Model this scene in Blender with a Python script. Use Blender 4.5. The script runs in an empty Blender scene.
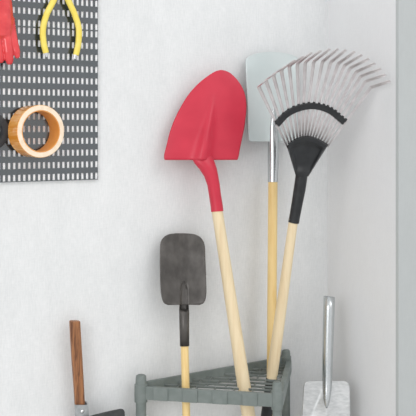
import bpy, bmesh, math, random
from math import sin, cos, pi, radians, atan2, sqrt
from mathutils import Vector, Matrix
random.seed(4)
SC = bpy.context.scene
COL = SC.collection

# ------------------------------------------------------------------ camera
F = 830.0; YAW = radians(27.7); D = 2.17; H = 1.5; CX = 208.0; HY = 128.0
CAM = Vector((0, -D, H))
cd = bpy.data.cameras.new('camera'); cam = bpy.data.objects.new('camera', cd); COL.objects.link(cam)
cam.location = CAM; cam.rotation_euler = (pi/2, 0, -YAW)
cd.sensor_width = 36; cd.lens = F/416*36; cd.shift_y = -(208-HY)/416
cd.clip_start = 0.05
SC.camera = cam

def ray(px, py):
    dx = (px-CX)/F; dz = -(py-HY)/F
    return Vector((dx*cos(YAW)+sin(YAW), -dx*sin(YAW)+cos(YAW), dz))
def PY(px, py, Y):
    r = ray(px, py); t = (Y+D)/r.y; return CAM + r*t
def PZ(px, py, z):
    r = ray(px, py); t = (z-H)/r.z; return CAM + r*t
FWD = Vector((sin(YAW), cos(YAW), 0))
def depth(p): return (p-CAM).dot(FWD)
def mpp(p): return depth(p)/F         # metres per pixel at a point

# ------------------------------------------------------------------ materials
def mat(name, col, rough=.5, metal=0, spec=.5, coat=0, ior=None):
    m = bpy.data.materials.new(name); m.use_nodes = True
    b = m.node_tree.nodes['Principled BSDF']
    b.inputs['Base Color'].default_value = (*col, 1); b.inputs['Roughness'].default_value = rough
    b.inputs['Metallic'].default_value = metal; b.inputs['Specular IOR Level'].default_value = spec
    b.inputs['Coat Weight'].default_value = coat
    if ior: b.inputs['IOR'].default_value = ior
    return m
def noisy(m, col2, scale=(8, 8, 8), detail=4, lo=.35, hi=.65, bump=0, bscale=1, distance=.002, nscale=1, rough2=None, dist=0):
    nt = m.node_tree; N = nt.nodes; L = nt.links; b = N['Principled BSDF']
    tc = N.new('ShaderNodeTexCoord'); mp = N.new('ShaderNodeMapping'); mp.inputs['Scale'].default_value = scale
    no = N.new('ShaderNodeTexNoise'); no.inputs['Scale'].default_value = nscale; no.inputs['Detail'].default_value = detail
    no.inputs['Distortion'].default_value = dist
    L.new(tc.outputs['Object'], mp.inputs['Vector']); L.new(mp.outputs[0], no.inputs['Vector'])
    cr = N.new('ShaderNodeValToRGB'); cr.color_ramp.elements[0].position = lo; cr.color_ramp.elements[1].position = hi
    c1 = b.inputs['Base Color'].default_value[:]
    cr.color_ramp.elements[0].color = c1; cr.color_ramp.elements[1].color = (*col2, 1)
    L.new(no.outputs['Fac'], cr.inputs[0]); L.new(cr.outputs[0], b.inputs['Base Color'])
    if bump:
        bp = N.new('ShaderNodeBump'); bp.inputs['Strength'].default_value = bump; bp.inputs['Distance'].default_value = distance
        L.new(no.outputs['Fac'], bp.inputs['Height']); L.new(bp.outputs[0], b.inputs['Normal'])
    if rough2 is not None:
        mr = N.new('ShaderNodeMapRange'); mr.inputs['To Min'].default_value = b.inputs['Roughness'].default_value
        mr.inputs['To Max'].default_value = rough2
        L.new(no.outputs['Fac'], mr.inputs[0]); L.new(mr.outputs[0], b.inputs['Roughness'])
    return m

M = {}
# woven-look wallpaper: two stretched noises
def wallpaper(name, c1, c2, bump):
    m = mat(name, c1, .85, spec=.2)
    nt = m.node_tree; N = nt.nodes; L = nt.links; b = N['Principled BSDF']
    tc = N.new('ShaderNodeTexCoord')
    outs = []
    for sc, ns in (((260, 260, 45), 1), ((60, 60, 260), 1), ((7, 7, 4), 1), ((30, 30, 12), 1)):
        mp = N.new('ShaderNodeMapping'); mp.inputs['Scale'].default_value = sc
        no = N.new('ShaderNodeTexNoise'); no.inputs['Scale'].default_value = ns; no.inputs['Detail'].default_value = 3
        L.new(tc.outputs['Object'], mp.inputs[0]); L.new(mp.outputs[0], no.inputs['Vector']); outs.append(no.outputs['Fac'])
    def math_(op, a, b_):
        n = N.new('ShaderNodeMath'); n.operation = op
        for i, v in enumerate((a, b_)):
            if isinstance(v, (int, float)): n.inputs[i].default_value = v
            else: L.new(v, n.inputs[i])
        return n.outputs[0]
    s = math_('ADD', math_('MULTIPLY', outs[0], .36), math_('MULTIPLY', outs[1], .2))
    s2 = math_('ADD', s, math_('ADD', math_('MULTIPLY', outs[2], .24), math_('MULTIPLY', outs[3], .2)))
    cr = N.new('ShaderNodeValToRGB'); cr.color_ramp.elements[0].position = .36; cr.color_ramp.elements[1].position = .62
    cr.color_ramp.elements[0].color = (*c2, 1); cr.color_ramp.elements[1].color = (*c1, 1)
    L.new(s2, cr.inputs[0]); L.new(cr.outputs[0], b.inputs['Base Color'])
    bp = N.new('ShaderNodeBump'); bp.inputs['Strength'].default_value = bump; bp.inputs['Distance'].default_value = .001
    L.new(s, bp.inputs['Height']); L.new(bp.outputs[0], b.inputs['Normal'])
    return m
M['wall'] = wallpaper('pale wallpaper', (.765, .775, .78), (.66, .675, .68), .35)
M['side'] = wallpaper('side wall paint', (.735, .742, .75), (.70, .707, .715), .08)
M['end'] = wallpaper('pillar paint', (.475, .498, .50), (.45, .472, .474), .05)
M['floor'] = noisy(mat('floor', (.62, .61, .59), .5), (.68, .67, .65), (3, 3, 3))
M['board'] = noisy(mat('board black gloss', (.012, .022, .030), .13, spec=.5, ior=2.2), (.018, .030, .040), (20, 20, 20))
M['white'] = noisy(mat('backing white', (.96, .96, .97), .5), (.98, .98, .98), (20, 20, 20))
M['red'] = noisy(mat('red enamel', (.52, .022, .050), .32, spec=.4), (.57, .028, .058), (14, 14, 14), rough2=.4)
M['redglove'] = noisy(mat('red rubber', (.62, .022, .032), .15, spec=.6, coat=.5), (.74, .05, .055), (30, 30, 30), bump=.35, distance=.004, nscale=1)
M['yellow'] = noisy(mat('yellow vinyl', (.82, .66, .10), .42), (.86, .72, .16), (40, 40, 40))
M['chrome'] = noisy(mat('bright steel', (.80, .81, .82), .22, 1), (.7, .71, .72), (60, 60, 60))
M['galv'] = noisy(mat('galvanised blade', (.53, .59, .59), .45, .3, spec=.3), (.59, .64, .64), (10, 10, 5), rough2=.55)
M['socket'] = noisy(mat('silver socket', (.52, .545, .555), .26, .9), (.60, .625, .635), (60, 60, 6))
M['tine'] = noisy(mat('tine steel', (.56, .53, .535), .34, .55), (.66, .63, .635), (40, 40, 40))
M['brushed'] = noisy(mat('brushed steel', (.50, .515, .52), .32, .8), (.66, .67, .675), (60, 60, 160), rough2=.5, lo=.3, hi=.7)
M['bracket'] = noisy(mat('dull bracket steel', (.36, .38, .39), .42, .7), (.48, .50, .51), (60, 60, 60))
M['black'] = noisy(mat('black plastic', (.014, .015, .017), .38, spec=.35), (.022, .024, .026), (40, 40, 40), bump=.1, distance=.001)
M['darksteel'] = noisy(mat('weathered dark steel', (.066, .061, .057), .36, .5), (.105, .098, .092), (40, 40, 25), detail=8, bump=.15, distance=.001)
M['iron'] = noisy(mat('forged iron', (.03, .033, .034), .5, .2), (.055, .06, .06), (60, 60, 60), bump=.3, distance=.001)
M['paleblond'] = noisy(mat('pale blond wood', (.76, .63, .42), .42, spec=.4), (.66, .51, .31), (70, 70, 2.2), detail=5, lo=.45, hi=.75, dist=.4)
M['honey'] = noisy(mat('honey wood', (.82, .61, .28), .40), (.70, .47, .17), (80, 80, 2.5), detail=5, lo=.45, hi=.75, dist=.5)
M['brown'] = noisy(mat('oiled brown wood', (.33, .14, .055), .42), (.12, .042, .016), (120, 120, 16), detail=6, lo=.42, hi=.68, dist=1.2)
M['rack'] = noisy(mat('sage grey plastic', (.16, .188, .178), .5, spec=.35), (.19, .217, .207), (50, 50, 50), bump=.08, distance=.001)
M['grid'] = noisy(mat('sage grey plastic grid', (.115, .135, .128), .42, spec=.5), (.14, .162, .154), (50, 50, 50))
M['core'] = noisy(mat('cardboard edge', (.84, .68, .50), .7), (.90, .77, .61), (60, 60, 60))
M['amber'] = noisy(mat('amber tape', (.72, .27, .03), .16, coat=.7), (.95, .55, .20), (16, 5, 90), detail=5, lo=.4, hi=.75, dist=1.5)
M['inner'] = noisy(mat('tape core inside', (.85, .38, .09), .4), (.76, .31, .06), (30, 30, 30))
M['darktape'] = noisy(mat('black tape', (.020, .021, .023), .5, spec=.4), (.035, .037, .04), (60, 60, 60))

# ------------------------------------------------------------------ helpers
def link_mesh(name, verts, faces, m, parent=None, origin=None, smooth=True, angle=40):
    o0 = Vector(origin) if origin is not None else Vector((0, 0, 0))
    me = bpy.data.meshes.new(name)
    me.from_pydata([tuple(Vector(v)-o0) for v in verts], [], faces)
    bm = bmesh.new(); bm.from_mesh(me); bmesh.ops.remove_doubles(bm, verts=bm.verts, dist=1e-6)
    bmesh.ops.recalc_face_normals(bm, faces=bm.faces)
    if smooth:
        for f in bm.faces: f.smooth = True
        for e in bm.edges:
            if len(e.link_faces) == 2 and e.calc_face_angle(0) > radians(angle): e.smooth = False
    bm.to_mesh(me); bm.free()
    me.materials.append(m)
    o = bpy.data.objects.new(name, me); COL.objects.link(o)
    if parent is not None: o.parent = parent
    else: o.location = o0
    return o
def thing(name, loc, label, cat, group=None):
    o = bpy.data.objects.new(name, None); COL.objects.link(o); o.location = loc; o.empty_display_size = .05
    o['label'] = label; o['category'] = cat
    if group: o['group'] = group
    return o
class MB:
    def __init__(s): s.v = []; s.f = []
    def add(s, v, f):
        n = len(s.v); s.v += [Vector(p) for p in v]; s.f += [tuple(i+n for i in q) for q in f]
    def box(s, a, b):      # axis aligned
        (x0, y0, z0), (x1, y1, z1) = a, b
        s.add([(x0,y0,z0),(x1,y0,z0),(x1,y1,z0),(x0,y1,z0),(x0,y0,z1),(x1,y0,z1),(x1,y1,z1),(x0,y1,z1)],
              [(0,3,2,1),(4,5,6,7),(0,1,5,4),(1,2,6,5),(2,3,7,6),(3,0,4,7)])
    def beam(s, p, q, w, z0, z1):   # horizontal bar between two plan points, centred, width w
        p = Vector((p[0], p[1], 0)); q = Vector((q[0], q[1], 0)); d = (q-p).normalized(); n = Vector((-d.y, d.x, 0))*w/2
        c = [p-n, q-n, q+n, p+n]; zz = Vector((0, 0, 1))
        s.add([k+zz*z0 for k in c]+[k+zz*z1 for k in c], [(0,3,2,1),(4,5,6,7),(0,1,5,4),(1,2,6,5),(2,3,7,6),(3,0,4,7)])
    def rings(s, rings, cap=True, closed=True):
        n = len(rings[0]); v = [p for r in rings for p in r]; f = []
        for i in range(len(rings)-1):
            for j in range(n if closed else n-1):
                k = (j+1) % n
                f.append((i*n+j, i*n+k, (i+1)*n+k, (i+1)*n+j))
        if cap and closed:
            f.append(tuple(range(n))[::-1]); f.append(tuple((len(rings)-1)*n+j for j in range(n)))
        s.add(v, f)
    def tube(s, pts, rad, seg=20, cap=True, ref=None, flat=None):
        pts = [Vector(p) for p in pts]; rs = []
        for i, p in enumerate(pts):
            t = (pts[min(i+1, len(pts)-1)]-pts[max(i-1, 0)]).normalized()
            up = Vector(ref) if ref is not None else (Vector((0, 0, 1)) if abs(t.z) < .9 else Vector((0, -1, 0)))
            a = t.cross(up).normalized(); b = a.cross(t).normalized()
            r = rad[i] if isinstance(rad, (list, tuple)) else rad
            ra, rb = r if isinstance(r, (list, tuple)) else (r, r)
            rs.append([p+a*cos(2*pi*j/seg)*ra+b*sin(2*pi*j/seg)*rb for j in range(seg)])
        s.rings(rs, cap)
    def out(s, name, m, parent=None, origin=None, **k): return link_mesh(name, s.v, s.f, m, parent, origin, **k)
def bevel(o, w, seg=3, ang=40):
    md = o.modifiers.new('bevel', 'BEVEL'); md.width = w; md.segments = seg; md.limit_method = 'ANGLE'; md.angle_limit = radians(ang); return o
def solid(o, t, off=0):
    md = o.modifiers.new('solid', 'SOLIDIFY'); md.thickness = t; md.offset = off; return o
def interp(tab, y):
    if y <= tab[0][0]: return tab[0][1]
    for (a, b), (c, d) in zip(tab, tab[1:]):
        if y <= c: return b+(d-b)*(y-a)/(c-a)
    return tab[-1][1]
def smoothtab(tab, y):      # monotone-ish smooth interpolation
    n = len(tab)
    if y <= tab[0][0]: return tab[0][1]
    if y >= tab[-1][0]: return tab[-1][1]
    for i in range(n-1):
        if y <= tab[i+1][0]:
            x0, y0 = tab[i]; x1, y1 = tab[i+1]; h = x1-x0; t = (y-x0)/h
            s = (y1-y0)/h
            m0 = s if i == 0 else (s+(y0-tab[i-1][1])/(x0-tab[i-1][0]))/2
            m1 = s if i == n-2 else (s+(tab[i+2][1]-y1)/(tab[i+2][0]-x1))/2
            m0 = max(-3*abs(s), min(3*abs(s), m0)); m1 = max(-3*abs(s), min(3*abs(s), m1))
            return (2*t**3-3*t*t+1)*y0+(t**3-2*t*t+t)*h*m0+(-2*t**3+3*t*t)*y1+(t**3-t*t)*h*m1
def sstep(a, b, x):
    t = max(0, min(1, (x-a)/(b-a))); return t*t*(3-2*t)

class Tool:
    """A leaning tool: a plane through top point T and lower point G, turned b from the wall."""
    def __init__(s, T, G, b):
        s.T = T; s.G = G; s.v = (T-G).normalized()
        h = Vector((cos(b), -sin(b), 0)); s.h = (h-s.v*h.dot(s.v)).normalized()
        s.n = s.h.cross(s.v).normalized()
        if s.n.y > 0: s.n = -s.n
    def pt(s, px, py, off=0):
        r = ray(px, py); o = s.G+s.n*off
        t = (o-CAM).dot(s.n)/r.dot(s.n); return CAM+r*t
    def floor(s):
        t = -s.G.z/s.v.z; return s.G+s.v*t
    def blade(s, rows, L, R, off, cols=36):
        vs = []; n = cols+1
        for y in rows:
            xl = smoothtab(L, y); xr = smoothtab(R, y)
            for j in range(n):
                x = xl+(xr-xl)*j/cols
                vs.append(s.pt(x, y, off(x, y, 2*j/cols-1)))
        fs = []
        for i in range(len(rows)-1):
            for j in range(cols): fs.append((i*n+j, i*n+j+1, (i+1)*n+j+1, (i+1)*n+j))
        return vs, fs
    def loft(s, lst, seg=24):   # (px, py, width px, depth ratio, offset)
        rs = []
        for px, py, w, k, off in lst:
            c = s.pt(px, py, off); r = w*mpp(c)/2
            rs.append([c+s.h*cos(2*pi*j/seg)*r+s.n*sin(2*pi*j/seg)*r*k for j in range(seg)])
        return rs

# ------------------------------------------------------------------ room shell
XC = D*0+1.57; YE = -.34
def slab(name, a, b, m):
    mb = MB(); mb.box(a, b); o = mb.out(name, m, smooth=False); o['kind'] = 'structure'; return o
slab('wall_back', (-2.2, 0, 0), (XC, .12, 2.7), M['wall'])
slab('wall_right', (XC, YE+.012, 0), (XC+.3, .12, 2.7), M['side'])
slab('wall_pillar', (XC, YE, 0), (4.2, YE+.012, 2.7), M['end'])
slab('floor', (-2.2, -3.6, -.1), (4.2, .12, 0), M['floor'])

# ------------------------------------------------------------------ pegboard
colsx = [PY(3, 170, 0).x+(PY(95, 170, 0).x-PY(3, 170, 0).x)*k/19 for k in range(-18, 20)]
px95 = [175.5, 164, 152.2, 140.6, 128.9, 117, 105.2, 93.5, 81.7, 70, 58.2, 46.6, 34.8, 27.5, 15.8, 4.2]
rowz = [PY(95, y, 0).z for y in px95]
pit = (rowz[0]-rowz[11])/-11
for k in range(1, 9): rowz.append(rowz[15]+pit*k)
xw, zh = .0066, .0168
bx0 = colsx[0]-.010; bx1 = PY(97.8, 170, -.01).x; bz0 = PY(97, 179.6, -.01).z; bz1 = rowz[-1]+.02
xs = [bx0]; 
for c in colsx: xs += [c-xw/2, c+xw/2]
xs.append(bx1)
zs = [bz0]
for c in rowz: zs += [c-zh/2, c+zh/2]
zs.append(bz1)
YB = -.010
vs = []; fs = []
for z in zs:
    for x in xs: vs.append((x, YB, z))
W = len(xs)
for i in range(len(zs)-1):
    for j in range(W-1):
        if i % 2 == 1 and j % 2 == 1: continue
        fs.append((i*W+j, i*W+j+1, (i+1)*W+j+1, (i+1)*W+j))
peg = thing('pegboard', ((bx0+bx1)/2, YB, bz0), 'large black slotted pegboard fixed to the pale wall, holding gloves, pliers and tape', 'pegboard')
po = peg.location.copy()
o = link_mesh('slotted_panel', vs, fs, M['board'], peg, po, smooth=False); solid(o, .0012, 1)
mb = MB(); mb.box((bx0+.001, YB+.0015, bz0+.001), (bx1-.001, -.0005, bz1-.001)); mb.out('backing', M['white'], peg, po, smooth=False)

# hooks above the frame that carry gloves and pliers
def hook(x, z, ln, label):
    mb = MB(); mb.tube([(x, YB, z), (x, YB-ln*.9, z), (x, YB-ln, z+.006), (x, YB-ln, z+.018)], .0022, 10)
    o = mb.out('peg_hook', M['chrome'], None, (x, YB, z)); o['label'] = label; o['category'] = 'hook'; o['group'] = 'pegboard hooks'

# ------------------------------------------------------------------ pliers
YP = -.034
pc = PY(61, -26, YP)
pl = thing('pliers', pc, 'yellow-handled pliers hanging handles down on the pegboard above the amber tape roll', 'pliers')
def chain(pts, n=28):
    out = []
    ys = [p[1] for p in pts]
    tab = [(p[1], p[0]) for p in pts]
    for k in range(n+1):
        y = ys[0]+(ys[-1]-ys[0])*k/n; out.append((smoothtab(tab, y), y))
    return out
for side, pts in ((0, [(58.5, -14), (53.8, 0), (46.6, 14.4), (43, 29), (43.7, 43), (46, 53)]),
                  (1, [(63.5, -14), (68.2, 0), (74.7, 14.4), (78.8, 29), (78.4, 43), (75.9, 55)])):
    P = [PY(x, y, YP) for x, y in chain(pts)]
    s = mpp(P[0]); mb = MB()
    rr = [s*3.15]*len(P); rr[0] = s*2.7; rr[-1] = s*2.9
    mb.tube(P, [(r, r*.8) for r in rr], 20, ref=(0, -1, 0))
    g = mb.out('grip', M['yellow'], pl, pc, angle=60)
    x, y = pts[-1]; sg = .9 if side == 0 else -.9
    mb = MB(); mb.tube([PY(x-sg*.5, y-3, YP), PY(x+sg*.6, y+1.8, YP), PY(x+sg*1.2, y+4, YP)], [(s*1.9, s*1.2), (s*1.9, s*1.2), (s*1.2, s*.9)], 12, ref=(0, -1, 0))
    mb.out('handle_end', M['chrome'], pl, pc)
mb = MB()
for sg in (-1, 1):
    mb.tube([PY(61-sg*2.5, -12, YP), PY(61, -26, YP), PY(61+sg*4, -36, YP), PY(61+sg*1, -52, YP)], [(.006, .004), (.010, .006), (.008, .005), (.002, .002)], 14, ref=(0, -1, 0))
mb.tube([pc+Vector((0, .006, 0)), pc+Vector((0, -.009, 0))], .006, 18)
mb.out('jaws', M['chrome'], pl, pc)
hook(PY(61, -12, YP).x, PY(61, -8, YP).z+.004, .042, 'small steel hook through the yellow pliers')

# ------------------------------------------------------------------ gloves
YG = -.045
gt = PY(-4, -40, YG)
def gp(x, y, o=0): return PY(x, y, YG-o)
mb = MB(); sg = mpp(gt)
def limb(pts, rad, fl=.8):
    mb.tube([gp(*p) for p in pts], [(r*sg, r*sg*fl) for r in rad], 16, ref=(0, -1, 0))
limb([(-4, -46), (-4, -40), (-3.5, -25), (-3, -8), (-3, 8), (-2.5, 24), (-2, 36), (-2, 40)], [13, 12.5, 11.5, 14, 16, 16.5, 14.5, 8], .6)
limb([(3, 4, .006), (3.5, 16, .010), (3.5, 26, .010), (3, 33, .006)], [4, 6.8, 6.2, 3], .8)
limb([(9, 18), (11.5, 32), (14.5, 44, .004), (16.8, 52, .006), (17.4, 57, .006), (17.4, 58.5, .006)], [5.6, 5.0, 4.2, 3.6, 2.6, 1.2])
limb([(5, 26, .002), (7, 40, .008), (8.6, 52, .008), (9.4, 60, .006), (9.6, 63.6, .005), (9.6, 64.8, .005)], [5.4, 4.9, 4.7, 4.2, 3, 1.3])
limb([(-4, 26), (-2.5, 42, .004), (-.8, 54, .003), (.6, 59, .002), (.8, 62, .002), (.9, 63.2, .002)], [5.4, 4.9, 4.6, 4.1, 2.9, 1.3])
limb([(-12, 24), (-12, 38, .002), (-11, 50), (-10.4, 56), (-10.2, 59.5), (-10.2, 60.6)], [5.4, 4.8, 4.4, 3.9, 2.8, 1.2])
limb([(-13, 4), (-19, 14, .008), (-23, 26, .012), (-25, 35, .012), (-25.5, 39, .012), (-25.6, 40.5, .012)], [6, 6, 5.4, 4.6, 3.2, 1.4])
o = mb.out('rubber_glove', M['redglove'], None, gt)
md = o.modifiers.new('r', 'REMESH'); md.mode = 'VOXEL'; md.voxel_size = .0016; md.use_smooth_shade = True
md = o.modifiers.new('s', 'SMOOTH'); md.factor = .5; md.iterations = 4
o['label'] = 'glossy red rubber glove hanging fingers down at the top left of the pegboard'; o['category'] = 'glove'
hook(PY(-4, -36, YG).x, PY(-4, -36, YG).z, .06, 'small steel hook holding the red glove')

# ------------------------------------------------------------------ tape rolls
def roll(cx, cy, R, rin, yf, yb, mats, label, th, name='tape_roll'):
    c = PY(cx, cy, yf); s = mpp(c)/1.0; R *= s; rin *= s; rm = rin*1.045
    t = thing(name, (c.x, yb, c.z), label, 'tape'); o0 = t.location.copy()
    n = 72
    ex = Vector((cos(th), sin(th), 0)); ax = Vector((-sin(th), cos(th), 0))
    def ring(r, y, wob=0): return [c+ax*(y-yf)+ex*(r*cos(2*pi*k/n))+Vector((0, 0, r*sin(2*pi*k/n))) for k in range(n)]
    # tape wound round the core
    mb = MB(); e = .0012
    layers = [ring(R-e, yf), ring(R, yf-(yf-yb)*.03)]
    m_ = 14
    for k in range(1, m_):
        rr = R-(.0006 if k % 2 else 0); layers.append(ring(rr, yf+(yb-yf)*k/m_))
    layers += [ring(R, yb-e), ring(R-e, yb), ring(rm, yb), ring(rm, yf), ring(R-e, yf)]
    mb.rings(layers, cap=False)
    o = mb.out('tape_winding', mats[0], t, o0, angle=50)
    if mats[2] is not None:
        o.data.materials.append(mats[2])
        for p in o.data.polygons:
            if p.normal.dot(ax) < -.7: p.material_index = 1
    mb = MB(); mb.rings([ring(rm-.0003, yf+.0005), ring(rm-.0003, yb-.0005), ring(rin, yb-.0005), ring(rin, yf+.0005), ring(rm-.0003, yf+.0005)], cap=False)
    mb.out('core', mats[1], t, o0, angle=50)
    return t, c
roll(41.2, 131.3, 26.4, 20.3, -.075, -.023, (M['amber'], M['inner'], M['core']), 'wide amber packing tape roll with pale front edge, on the pegboard below the pliers', radians(12))
roll(-11.2, 131.3, 20.3, 13.8, -.040, YB-.0015, (M['darktape'], M['darktape'], None), 'black tape roll on the pegboard, cut by the left photo edge', 0)

# ------------------------------------------------------------------ rack
Lp = PY(141, 375, -.05); ZT = Lp.z
BR = PZ(286, 350, ZT); FR = PZ(277, 382, ZT)
Lp, BR, FR = (Vector((p.x, p.y, 0)) for p in (Lp, BR, FR))
U = (Lp-FR).normalized(); Wd = (BR-FR); Wd = (Wd-U*Wd.dot(U)).normalized()
LU = (Lp-FR).length; LW = (BR-FR).length
def RP(u, w): p = FR+U*u+Wd*w; return (p.x, p.y)
rk = thing('corner_tool_rack', (FR.x, FR.y, 0), 'triangular grey plastic tool rack with grid top, long handles standing through it', 'tool rack')
ro = rk.location.copy()
ZR = .787
for P, r in ((Lp, .0155), (BR, .0135), (FR, .0130)):
    mb = MB(); zc = ZR+(.010 if P is BR else .004)
    prof = [(r*.93, 0), (r*.93, .7), (r*.93, .742), (r*1.16, .743), (r*1.2, ZR-.02), (r*1.16, zc), (r*1.0, zc+.0015), (r*.92, ZT-.004), (r*.84, ZT-.0012), (r*.74, ZT)]
    mb.rings([[Vector((P.x+q*cos(2*pi*k/28), P.y+q*sin(2*pi*k/28), z)) for k in range(28)] for q, z in prof])
    mb.out('post', M['rack'], rk, ro, angle=50)
# front rail with raised pads
mb = MB()
a = RP(.008, -.004); b = RP(LU-.008, -.004)
mb.beam(a, b, .010, ZR-.036, ZR)
u = .052; k = 0
while u < LU-.045:
    if k % 2 == 0:
        p = RP(u, -.0095); q = RP(min(u+.041, LU-.02), -.0095); mb.beam(p, q, .006, ZR-.0355, ZR-.0008)
    u += .041; k += 1
p = RP(.0, -.0095); q = RP(.052, -.0095)
o = mb.out('front_rail', M['rack'], rk, ro, smooth=False); bevel(o, .0012, 2)
mb = MB(); mb.beam(RP(-.012, .0), RP(-.012, LW-.006), .010, ZR-.036, ZR+.001); mb.beam(RP(-.008, .004), RP(-.008, LW-.012), .014, ZR-.008, ZR+.0005)
o = mb.out('side_rail', M['rack'], rk, ro, smooth=False); bevel(o, .002, 3)
mb = MB(); d = (BR-Lp).normalized(); nn = Vector((-d.y, d.x, 0))
if nn.y < 0: nn = -nn
mb.beam(Lp+nn*.003+d*.008, BR+nn*.003-d*.008, .008, ZR-.034, ZR+.009)
o = mb.out('back_rail', M['rack'], rk, ro, smooth=False); bevel(o, .0015, 2)
mb = MB(); rows = [.009, .046, .074, .105, .136, .177, .208, .243, .272, .298]
def ulim(w): return LU*(1-w/LW)-.008
for i, w in enumerate(rows):
    if ulim(w) > .01: mb.beam(RP(-.006, w), RP(ulim(w)+.004, w), .0042, ZR-.012, ZR-.006)
for i in range(len(rows)-1):
    w0, w1 = rows[i], rows[i+1]; u = .018+(i % 2)*.026
    while u < ulim(w1)-.004:
        ok = True
        for hu, hw in ((.093, .028), (.030, .158), (.25, .026), (.03, .225)):
            if w0-.004 < hw < w1+.004 and abs(u-hu) < .021: ok = False
        if ok: mb.beam(RP(u, w0), RP(u, w1), .0042, ZR-.012, ZR-.0065)
        u += .052
o = mb.out('grid_top', M['grid'], rk, ro, smooth=False); bevel(o, .0012, 2)

ZG = ZR-.012
# ------------------------------------------------------------------ red shovel
T = PY(219, 72, -.062); G = PZ(244.2, 389, ZG)
t = Tool(T, G, radians(12))
fl = t.floor()
def end_px(t):   # lowest handle point: follow axis
    return t.floor()
sh = thing('round_point_shovel', (0, 0, 0), 'red round-point shovel with pale wooden handle, leaning head-up through the rack', 'shovel')
# handle axis from two pixel points in the plane
def axis_line(t, A, B):
    a = t.pt(*A); b = t.pt(*B); d = (b-a).normalized(); e = a+d*(-a.z/d.z)*1.0
    return a, b, e
a, b, e = axis_line(t, (216.9, 209), (248, 412))
sh.location = e; so = e.copy()
s = mpp(a)
mb = MB(); n = 30
pts = [a+(e-a)*k/n for k in range(n+1)]
pts[-1] = e+Vector((0, 0, .004))
rad = [s*5.6*(1+.22*sstep(0, .55, k/n)) for k in range(n+1)]
mb.tube(pts, rad, 24, ref=(0, -1, 0)); mb.out('handle', M['paleblond'], sh, so, angle=60)
Lt = [(70.2, 221.2), (70.8, 218.0), (72.6, 213.6), (76.5, 207.4), (80.5, 202), (86, 196), (95, 188.2), (106.2, 181.2), (118, 175.2), (131, 170.2), (145, 166.6), (157.5, 164), (160, 164.6)]
Rt = [(70.2, 221.8), (70.8, 224.4), (72.6, 229), (76, 233.4), (80.5, 237.6), (86, 241.3), (94, 244.7), (104, 246.3), (122, 245), (142.3, 241.2), (150, 239.6), (157.5, 238.2), (159.5, 237.2)]
def off_red(x, y, q):
    cy = 1-sstep(70, 160, y)
    cxr = 213.6+(y-97)*(202.5-213.6)/(160-97)
    hw = 2.2+max(0, (y-97))*.105
    amp = .019*sstep(92, 150, y)*(1 if y > 94 else 0)
    ridge = amp*math.exp(-((x-cxr)/hw)**2*1.1)
    return .004-.014*q*q*(.35+.65*sstep(70, 120, y))+ridge - .004*cy
rows = [70.2+(160-70.2)*(k/64)**1.6 for k in range(65)]
vs, fs = t.blade(rows, Lt, Rt, off_red, 52)
o = link_mesh('blade', vs, fs, M['red'], sh, so, angle=70); solid(o, .0022)
rs = t.loft([(205.3, 146, 6.5, .5, .004), (203.8, 153, 14, .55, .004), (203, 159.5, 21.5, .5, .005), (205, 163.5, 20.5, .58, .006), (208, 168.5, 17.8, .7, .007), (211.2, 176, 14.2, .95, .005), (213.6, 185, 12.6, 1, .003), (215, 195, 12.2, 1, .001), (216.6, 205, 12.3, 1, 0), (217.3, 211.5, 12.5, 1, 0)], 28)
mb = MB(); mb.rings(rs); mb.out('socket', M['red'], sh, so, angle=60)
mb = MB(); c = t.pt(219.3, 204.3, .0145); mb.tube([c-t.n*.003, c+t.n*.0008, c+t.n*.0016], [.0024, .0024, .0012], 12, ref=(0, 0, 1)); mb.out('rivet', M['chrome'], sh, so)

# ------------------------------------------------------------------ galvanised square shovel behind the rake
T = PY(271, 52, -.030); g = RP(.03, .225); G = Vector((g[0], g[1], ZG))
t = Tool(T, G, radians(5))
gs = thing('square_shovel', (0, 0, 0), 'pale galvanised square-blade shovel with wooden handle, leaning behind the steel rake', 'shovel')
a, b, e = axis_line(t, (272.9, 180), (271.8, 330)); gs.location = e; so = e.copy(); s = mpp(a)
mb = MB(); pts = [a+(e-a)*k/20 for k in range(21)]; pts[-1] = e+Vector((0, 0, .004)); mb.tube(pts, s*4.7, 24, ref=(0, -1, 0)); mb.out('handle', M['honey'], gs, so, angle=60)
Lt = [(51.8, 269), (52.6, 261.5), (54.2, 254.5), (56.6, 248.6), (59.2, 245.7), (62, 245.6), (100, 247.3), (137, 248.6), (140, 249), (141.6, 251)]
Rt = [(51.8, 273), (52.6, 281), (54.2, 289), (56.6, 295.5), (59.2, 298.4), (62, 298.6), (100, 298), (137, 297.6), (140, 297), (141.6, 295)]
def off_g(x, y, q):
    amp = .010*sstep(95, 141, y); return .002+.010*q*q*sstep(52, 75, y)+amp*math.exp(-((x-273.4)/6)**2)
rows = [51.8]+[52+.2*k for k in range(0, 32, 3)]+[59+k*3 for k in range(27)]+[139, 140, 141, 141.6]
vs, fs = t.blade(rows, Lt, Rt, off_g, 40)
o = link_mesh('blade', vs, fs, M['galv'], gs, so, angle=70); solid(o, .0018)
rs = t.loft([(273.5, 108, 2, .6, .006), (273.6, 118, 6.5, .7, .006), (273.5, 128, 9.2, .8, .006), (273.4, 141, 11.2, .9, .004), (273.3, 155, 11.3, 1, .001), (273.1, 170, 10.6, 1, 0), (272.9, 182, 10.3, 1, 0)], 24)
mb = MB(); mb.rings(rs); mb.out('socket', M['socket'], gs, so, angle=60)

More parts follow.
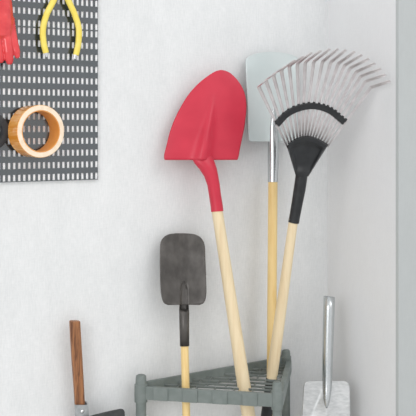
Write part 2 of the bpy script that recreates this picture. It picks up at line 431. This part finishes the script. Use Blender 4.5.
# ------------------------------------------------------------------ spring rake
G = PZ(271.2, 377, ZG); r = ray(370.8, 87); T = CAM+r*(1.540/r.x)      # rightmost tine almost touches the right wall
t = Tool(T, G, radians(4)); T = t.pt(322, 61)
t = Tool(T, G, radians(4))
rake = thing('leaf_rake', (0, 0, 0), 'fan-shaped steel leaf rake with black hub, leaning head-up in the rack', 'rake')
a, b, e = axis_line(t, (293.6, 219), (267.0, 412)); rake.location = e; so = e.copy(); s = mpp(a)
tg = (a.z-.772)/(a.z-e.z)
mb = MB(); pts = [a+(e-a)*tg*k/18 for k in range(19)]; mb.tube(pts, [s*(4.7+.95*sstep(0, .8, k/18)) for k in range(19)], 24, ref=(0, -1, 0))
mb.out('handle', M['paleblond'], rake, so, angle=60)
mb = MB(); p0 = a+(e-a)*tg; pts = [p0+(e-p0)*k/14 for k in range(15)]; pts[-1] = e+Vector((0, 0, .004)); mb.tube(pts, s*5.85, 24, ref=(0, -1, 0)); mb.out('lower_grip', M['black'], rake, so, angle=60)
rs = t.loft([(301.9, 171, 13, .8, 0), (301.3, 178, 12.2, .95, 0), (299.5, 190, 12.0, 1, 0), (297, 204, 11.2, 1, 0), (294.6, 217, 10.8, 1, 0), (293.6, 222.5, 10.9, 1, 0)], 24)
mb = MB(); mb.rings(rs); mb.out('neck', M['black'], rake, so, angle=60)
# hub: fan-shaped shell with a raised inner panel
def arcpt(f, kind):
    if kind == 'hub': tab = [(0, (286.9, 146.4)), (.12, (290.6, 141.6)), (.3, (299, 137.2)), (.55, (309, 135.9)), (.8, (320, 139.4)), (1, (328.4, 144.6))]
    else: tab = [(0, (276.8, 124.4)), (.2, (287.2, 113.8)), (.4, (300, 107.8)), (.56, (312.5, 106)), (.78, (329, 110.3)), (1, (344, 122))]
    return smoothtab([(q, p[0]) for q, p in tab], f), smoothtab([(q, p[1]) for q, p in tab], f)
nr, nc = 22, 32; vs = []; fs = []
for i in range(nr+1):
    r = i/nr
    bl = (295.6, 175.5); br = (308.4, 176.5)
    for j in range(nc+1):
        f = j/nc; ax, ay = arcpt(f, 'hub'); bx_, by_ = bl[0]+(br[0]-bl[0])*f, bl[1]+(br[1]-bl[1])*f
        x = ax+(bx_-ax)*r; y = ay+(by_-ay)*r
        # side edges bow slightly inward
        x += 0
        m_ = sstep(.10, .19, f)*sstep(.96, .90, f)*sstep(.14, .22, r)
        off = .0125-.0075*m_*(1-sstep(.70, .95, r)) + .004*sstep(.7, 1, r)*(1-(2*f-1)**2)
        edge = min(sstep(0, .04, f), sstep(1, .96, f), sstep(0, .04, r))
        vs.append(t.pt(x, y, off*(.25+.75*edge)))
nf = len(vs)
for i in range(nr+1):
    for j in range(nc+1):
        f = j/nc; r = i/nr; ax, ay = arcpt(f, 'hub'); bx_, by_ = 295.6+12.8*f, 175.5+f
        vs.append(t.pt(ax+(bx_-ax)*r, ay+(by_-ay)*r, -.007))
N1 = nc+1
for i in range(nr):
    for j in range(nc):
        q = (i*N1+j, i*N1+j+1, (i+1)*N1+j+1, (i+1)*N1+j); fs.append(q); fs.append(tuple(nf+k for k in q[::-1]))
for i in range(nr):
    for j in (0, nc): fs.append((i*N1+j, (i+1)*N1+j, nf+(i+1)*N1+j, nf+i*N1+j))
for j in range(nc):
    for i in (0, nr): fs.append((i*N1+j, i*N1+j+1, nf+i*N1+j+1, nf+i*N1+j))
link_mesh('hub', vs, fs, M['black'], rake, so, angle=35)
bends = [(258.3,86.2),(265.5,80),(273,74.4),(281,69.6),(289,66),(297,63.5),(305,62),(313.5,61.3),(322.3,61.3),(330.5,61.8),(338,63.2),(344.2,65),(350,67.6),(355.8,71.5),(360.6,75.7),(365.5,80.8),(370.8,87)]
tips = [(267,79.4),(276,72.3),(285,66),(294,60),(302.5,56.3),(311,52.5),(320.4,50.4),(329.4,48.8),(337.7,48.6),(345.8,49.6),(354.4,51.5),(361.7,54.6),(368.6,58.5),(374.8,63),(380.5,68.6),(385.4,74.4),(390,80.8)]
bandmb = MB()
for i in range(17):
    f = i/16; fx, fy = arcpt(.03+.94*f, 'hub')
    A = t.pt(fx, fy+3, 0); B = t.pt(*bends[i], 0); C_ = t.pt(*tips[i], .078)
    dv = (B-A).normalized(); side = dv.cross(t.n).normalized()
    if side.dot(t.h) < 0: side = -side
    dt = (C_-B).normalized()
    # rounded bend
    path = [A, A+(B-A)*.3, A+(B-A)*.65, B-dv*.006, B-dv*.002+dt*.0022, B+dt*.007, B+dt*.03, C_]
    wid = [.0042, .0054, .0072, .0094, .0098, .0098, .0092, .0086]
    rs = []
    for k, p in enumerate(path):
        tn = (path[min(k+1, 7)]-path[max(k-1, 0)]).normalized(); up = side.cross(tn).normalized()
        if k < 4 and up.dot(t.n) < 0: up = -up
        if k >= 4:
            if up.dot(rs_up) < 0: up = -up
        rs_up = up; w = wid[k]/2; lip = .0026
        rs.append([p-side*w+up*lip, p-side*w*.92, p-side*w*.3-up*.0003, p+side*w*.3-up*.0003, p+side*w*.92, p+side*w+up*lip])
    mb = MB(); mb.rings(rs, cap=False, closed=False)
    o = mb.out('tine', M['tine'], rake, so, smooth=True, angle=25); solid(o, .0009, 0)
rs = []
for k in range(41):
    f = k/40; x, y = arcpt(f, 'band'); x2, y2 = arcpt(min(1, f+.02), 'band'); x1, y1 = arcpt(max(0, f-.02), 'band')
    c = t.pt(x, y, .001); d = (t.pt(x2, y2, .001)-t.pt(x1, y1, .001)).normalized(); up = t.n.cross(d).normalized(); hw = s*3.1
    bumpy = .0045
    rs.append([c+up*hw+t.n*bumpy*.7, c+up*hw*.8+t.n*bumpy, c-up*hw*.8+t.n*bumpy, c-up*hw+t.n*bumpy*.7, c-up*hw-t.n*bumpy, c+up*hw-t.n*bumpy])
bandmb.rings(rs)
for i in range(17):      # small teeth over each tine
    fx, fy = arcpt(.03+.94*i/16, 'hub'); fy += 3; B = bends[i]; best = None
    for k in range(401):
        x, y = arcpt(k/400, 'band'); dd = abs((x-fx)*(B[1]-fy)-(y-fy)*(B[0]-fx))
        if best is None or dd < best[0]: best = (dd, x, y)
    x, y = best[1:]; fy -= 3
    A = t.pt(fx, fy+3, .0); Bp = t.pt(*B, 0); dv = (Bp-A).normalized(); c = t.pt(x, y, .001); sd = dv.cross(t.n).normalized()
    p = [c+dv*.002, c+dv*(s*3.1+.0032)]
    bandmb.tube(p, [(.0046, .0042), (.0040, .0034)], 8, ref=t.n)
bandmb.out('tine_spreader', M['black'], rake, so, angle=35)

# ------------------------------------------------------------------ small dark spade
T = PY(183, 236, -.045); g = RP(.25, .026); G = Vector((g[0], g[1], ZG))
t = Tool(T, G, radians(12))
sp = thing('small_spade', (0, 0, 0), 'small dark steel spade with slim yellowish handle, leaning at the left of the rack', 'spade')
a, b, e = axis_line(t, (184.6, 343), (186.2, 412)); sp.location = e; so = e.copy(); s = mpp(a)
mb = MB(); pts = [a+(e-a)*k/20 for k in range(21)]; pts[-1] = e+Vector((0, 0, .004)); mb.tube(pts, s*3.95, 20, ref=(0, -1, 0)); mb.out('handle', M['honey'], sp, so, angle=60)
Lt = [(233.3, 176), (233.8, 171), (235.4, 166.4), (238, 163), (241.5, 161), (246, 160.2), (260, 160), (280, 160.3), (292, 161), (298, 162), (301.5, 163.2), (303.6, 165), (304.8, 168.5)]
Rt = [(233.3, 186), (233.8, 192), (235.4, 197.4), (238, 201), (241.5, 203.4), (246, 204.8), (260, 205.4), (280, 206.2), (292, 206.4), (298, 205.8), (301.5, 204.6), (303.6, 202.6), (304.8, 199)]
def off_s(x, y, q):
    cxr = 184.0; groove = -.006*sstep(276, 292, y)*math.exp(-((x-cxr)/3.6)**4)
    return .001+.011*q*q*sstep(236, 262, y)-.006*math.exp(-((x-185)/9)**2)*sstep(300, 240, y)+.003*sstep(268, 300, y)*math.exp(-((x-184)/7)**2)+groove
rows = [233.3+.45*k for k in range(20)]+[243+k*2 for k in range(27)]+[297+.65*k for k in range(12)]+[304.8]
vs, fs = t.blade(rows, Lt, Rt, off_s, 56)
o = link_mesh('blade', vs, fs, M['darksteel'], sp, so, angle=70); solid(o, .002)
# open tapered socket: half-round trough running up into the blade, whole tube below
rs = []; seg = 24
for px, py, w, op in ((184.0, 281, 1.5, 1), (184.0, 286, 5.2, 1), (184.0, 292, 7.6, 1), (184.0, 300, 9.0, 1), (184.1, 306, 9.8, 1), (184.1, 309.5, 10.1, .75), (184.2, 312, 10.2, 0), (184.3, 325, 9.9, 0), (184.6, 346, 9.5, 0)):
    c = t.pt(px, py, .001); r = w*mpp(c)/2; ring = []
    for j in range(seg+1):
        an = pi/2+2*pi*j/seg    # starts and ends at the front
        y_ = sin(an)
        if op and y_ > 0: y_ = y_*(1-op)+.12*op
        ring.append(c+t.h*cos(an)*r+t.n*y_*r*.95)
    rs.append(ring)
mb = MB(); mb.rings(rs[5:], cap=False, closed=False); 
tr = [[r[j] for j in range(len(r)) if .24*seg <= j <= .76*seg] for r in rs[:6]]
mb.rings(tr, cap=False, closed=False)
o = mb.out('socket', M['darksteel'], sp, so, angle=50); solid(o, .0016, -1)

# ------------------------------------------------------------------ hand hoe on the left
YH = -.038
shelfz = PY(100, 446, YH).z
hh = thing('hand_hoe', PY(90, 446, YH), 'short brown wooden-handled hand hoe with riveted bracket, head down against the wall', 'hoe')
so = hh.location.copy()
def hp(x, y, o=0): return PY(x, y, YH-o)
rs = []
for x0, x1, y in ((70.4, 79.2, 320.7), (69.7, 79.8, 321.6), (70.1, 80.2, 330), (71.6, 81.8, 356), (73.4, 83.2, 380), (75, 84.5, 405), (76, 85.4, 414)):
    p, q = hp(x0, y), hp(x1, y); c = (p+q)/2; r = (q-p)/2; k = r.length*.72
    rs.append([c+r*cc*1.0+Vector((0, -1, 0))*k*ss for cc, ss in ((-1, -.5), (-1, .5), (-.62, 1), (.62, 1), (1, .5), (1, -.5), (.62, -1), (-.62, -1))])
mb = MB(); mb.rings(rs); o = mb.out('handle', M['brown'], hh, so, smooth=False); bevel(o, .0008, 2, 25)
s = mpp(hp(80, 405))
mb = MB()
def quad_plate(pts, y0, y1):
    n = len(pts); v = [Vector((p.x, y0, p.z)) for p in pts]+[Vector((p.x, y1, p.z)) for p in pts]
    mb.add(v, [tuple(range(n))[::-1], tuple(n+k for k in range(n))]+[(k, (k+1) % n, n+(k+1) % n, n+k) for k in range(n)])
yb = YH-.0145
quad_plate([hp(75.3, 405, .0165), hp(87, 405, .0165), hp(88.5, 430, .0165), hp(77, 430, .0165)], yb-.002, yb)
quad_plate([hp(87, 403.2, .0165), hp(88.3, 403.2, .0165), hp(89.8, 430, .0165), hp(88.5, 430, .0165)], yb-.002, yb+.026)
quad_plate([hp(75.3, 405, .0165), hp(76.0, 405, .0165), hp(77.6, 430, .0165), hp(77, 430, .0165)], yb, yb+.006)
o = mb.out('bracket', M['bracket'], hh, so, smooth=False); bevel(o, .0006, 2)
c = hp(82.2, 411.3, .0165)
mb = MB(); mb.tube([c+Vector((0, .002, 0)), c-Vector((0, .001, 0)), c-Vector((0, .0028, 0)), c-Vector((0, .0036, 0))], [.0052, .0052, .0038, .0015], 18); mb.out('rivet', M['chrome'], hh, so)
mb = MB()
out2 = [(80, 424), (86, 418.6), (93.7, 415.6), (104, 413), (113, 411), (121.5, 409.3), (124, 409.8), (125, 412), (125.6, 425), (126, 446), (84, 446), (80, 436)]
quad_plate([hp(*p, .030) for p in out2], YH-.030, YH-.022)
o = mb.out('blade', M['iron'], hh, so, smooth=False); bevel(o, .002, 3, 30)
mb = MB(); x0 = PY(60, 446, 0).x; x1 = PY(130, 446, 0).x
mb.box((x0, -.11, shelfz-.018), (x1, -.0005, shelfz)); o = mb.out('wall_shelf', M['white'], None, ((x0+x1)/2, -.05, shelfz-.018), smooth=False); bevel(o, .002)
o['label'] = 'narrow white wall shelf under the brown-handled hand hoe'; o['category'] = 'shelf'

# ------------------------------------------------------------------ steel spade head in the corner
dpt = 2.455
class Flat:     # upright plane facing out of the corner
    def __init__(s, c, ang, lean):
        s.c = c; s.h = Vector((cos(ang), -sin(ang), 0)); n0 = Vector((-sin(ang), -cos(ang), 0)); s.v = (Vector((0, 0, 1))*cos(lean)-n0*sin(lean)).normalized(); s.n = s.h.cross(s.v)
        if s.n.y > 0: s.n = -s.n
    def pt(s, px, py, off=0):
        r = ray(px, py); o = s.c+s.n*off; k = (o-CAM).dot(s.n)/r.dot(s.n); return CAM+r*k
    blade = Tool.blade; loft = Tool.loft
c0 = CAM+ray(328, 400)*dpt
t = Flat(c0, radians(30), radians(8))
bs = thing('steel_spade_head', t.pt(326, 452), 'bare silver steel spade head with empty tube socket, standing in the room corner', 'spade head')
so = bs.location.copy()
Lt = [(381.2, 310), (381.8, 307), (383.2, 304.9), (385.5, 303.8), (390, 303.3), (400, 302.8), (416, 302), (440, 301.6), (452, 302)]
Rt = [(381.2, 345), (382.4, 347), (384.2, 348.8), (386.5, 349.7), (390, 350.1), (400, 350.2), (416, 350.4), (440, 350.6), (452, 350.4)]
def off_b(x, y, q):
    rg = math.exp(-((x-326.8)/5.0)**2)*.008*sstep(415, 381, y)
    hw = 3+max(0, y-384)*.40; tent = max(0, 1-abs(x-327)/hw)*.015*sstep(384, 408, y)
    return .002+rg*.5+tent+.004*abs(q)**1.5
rows = [381.2+.5*k for k in range(12)]+[388+2*k for k in range(32)]+[452]
vs, fs = t.blade(rows, Lt, Rt, off_b, 40)
o = link_mesh('blade', vs, fs, M['brushed'], bs, so, angle=70); solid(o, .002)
seg = 28
lst = [(329.3, 296.6, 11.4, 1, .006), (328.9, 310, 11.4, 1, .006), (328.2, 335, 11.0, 1, .006), (327.6, 360, 10.4, 1, .006), (327.3, 378, 9.8, 1, .006), (327, 390, 9.0, 1, .008), (326.8, 399, 6.8, 1, .015), (326.7, 405, 4.0, 1, .0165), (326.6, 408.5, 1.2, .8, .016)]
rs = t.loft(lst, seg)
for j in range(seg):   # slanted cut at the mouth
    rs[0][j] = rs[0][j]-t.v*(.0018*cos(2*pi*j/seg))
mb = MB(); mb.rings(rs, cap=False); o = mb.out('socket', M['socket'], bs, so, angle=60); solid(o, .0014, -1)
zs_ = min(t.pt(302, 452).z, t.pt(350, 452).z)-.001
mb = MB(); mb.box((1.375, -.30, zs_-.02), (XC-.0005, -.055, zs_)); o = mb.out('corner_shelf', M['white'], None, (1.43, -.15, zs_-.02), smooth=False)
o['label'] = 'small white shelf fixed in the room corner under the steel spade head'; o['category'] = 'shelf'

# ------------------------------------------------------------------ light
w = bpy.data.worlds.new('world'); SC.world = w; w.use_nodes = True
nt = w.node_tree; bg = nt.nodes['Background']
tc = nt.nodes.new('ShaderNodeTexCoord'); sx = nt.nodes.new('ShaderNodeSeparateXYZ'); mr = nt.nodes.new('ShaderNodeMapRange'); cr = nt.nodes.new('ShaderNodeValToRGB')
nt.links.new(tc.outputs['Generated'], sx.inputs[0]); nt.links.new(sx.outputs['Z'], mr.inputs[0]); mr.inputs['From Min'].default_value = -1; mr.inputs['From Max'].default_value = 1
nt.links.new(mr.outputs[0], cr.inputs[0]); nt.links.new(cr.outputs[0], bg.inputs[0])
cr.color_ramp.elements[0].position = .3; cr.color_ramp.elements[0].color = (.80, .81, .82, 1)
cr.color_ramp.elements[1].position = .75; cr.color_ramp.elements[1].color = (1.0, 1.0, 1.0, 1)
bg.inputs[1].default_value = 1.02
def area(loc, tgt, sx_, sy_, e, c=(1, 1, 1)):
    l = bpy.data.lights.new('soft_light', 'AREA'); l.shape = 'RECTANGLE'; l.size = sx_; l.size_y = sy_; l.energy = e; l.color = c
    o = bpy.data.objects.new('soft_light', l); COL.objects.link(o); o.location = loc
    o.rotation_euler = (Vector(tgt)-Vector(loc)).to_track_quat('-Z', 'Y').to_euler(); return o
area((2.2, -3.9, 4.6), (1.0, 0, 1.1), 2.6, 2.0, 44)
area((-1.9, -2.6, 2.3), (1.57, -.1, 1.0), 1.8, 2.2, 40)  # added fill from the left to brighten the corner and right wall
SC.view_settings.view_transform = 'Standard'
SC.view_settings.look = 'None'
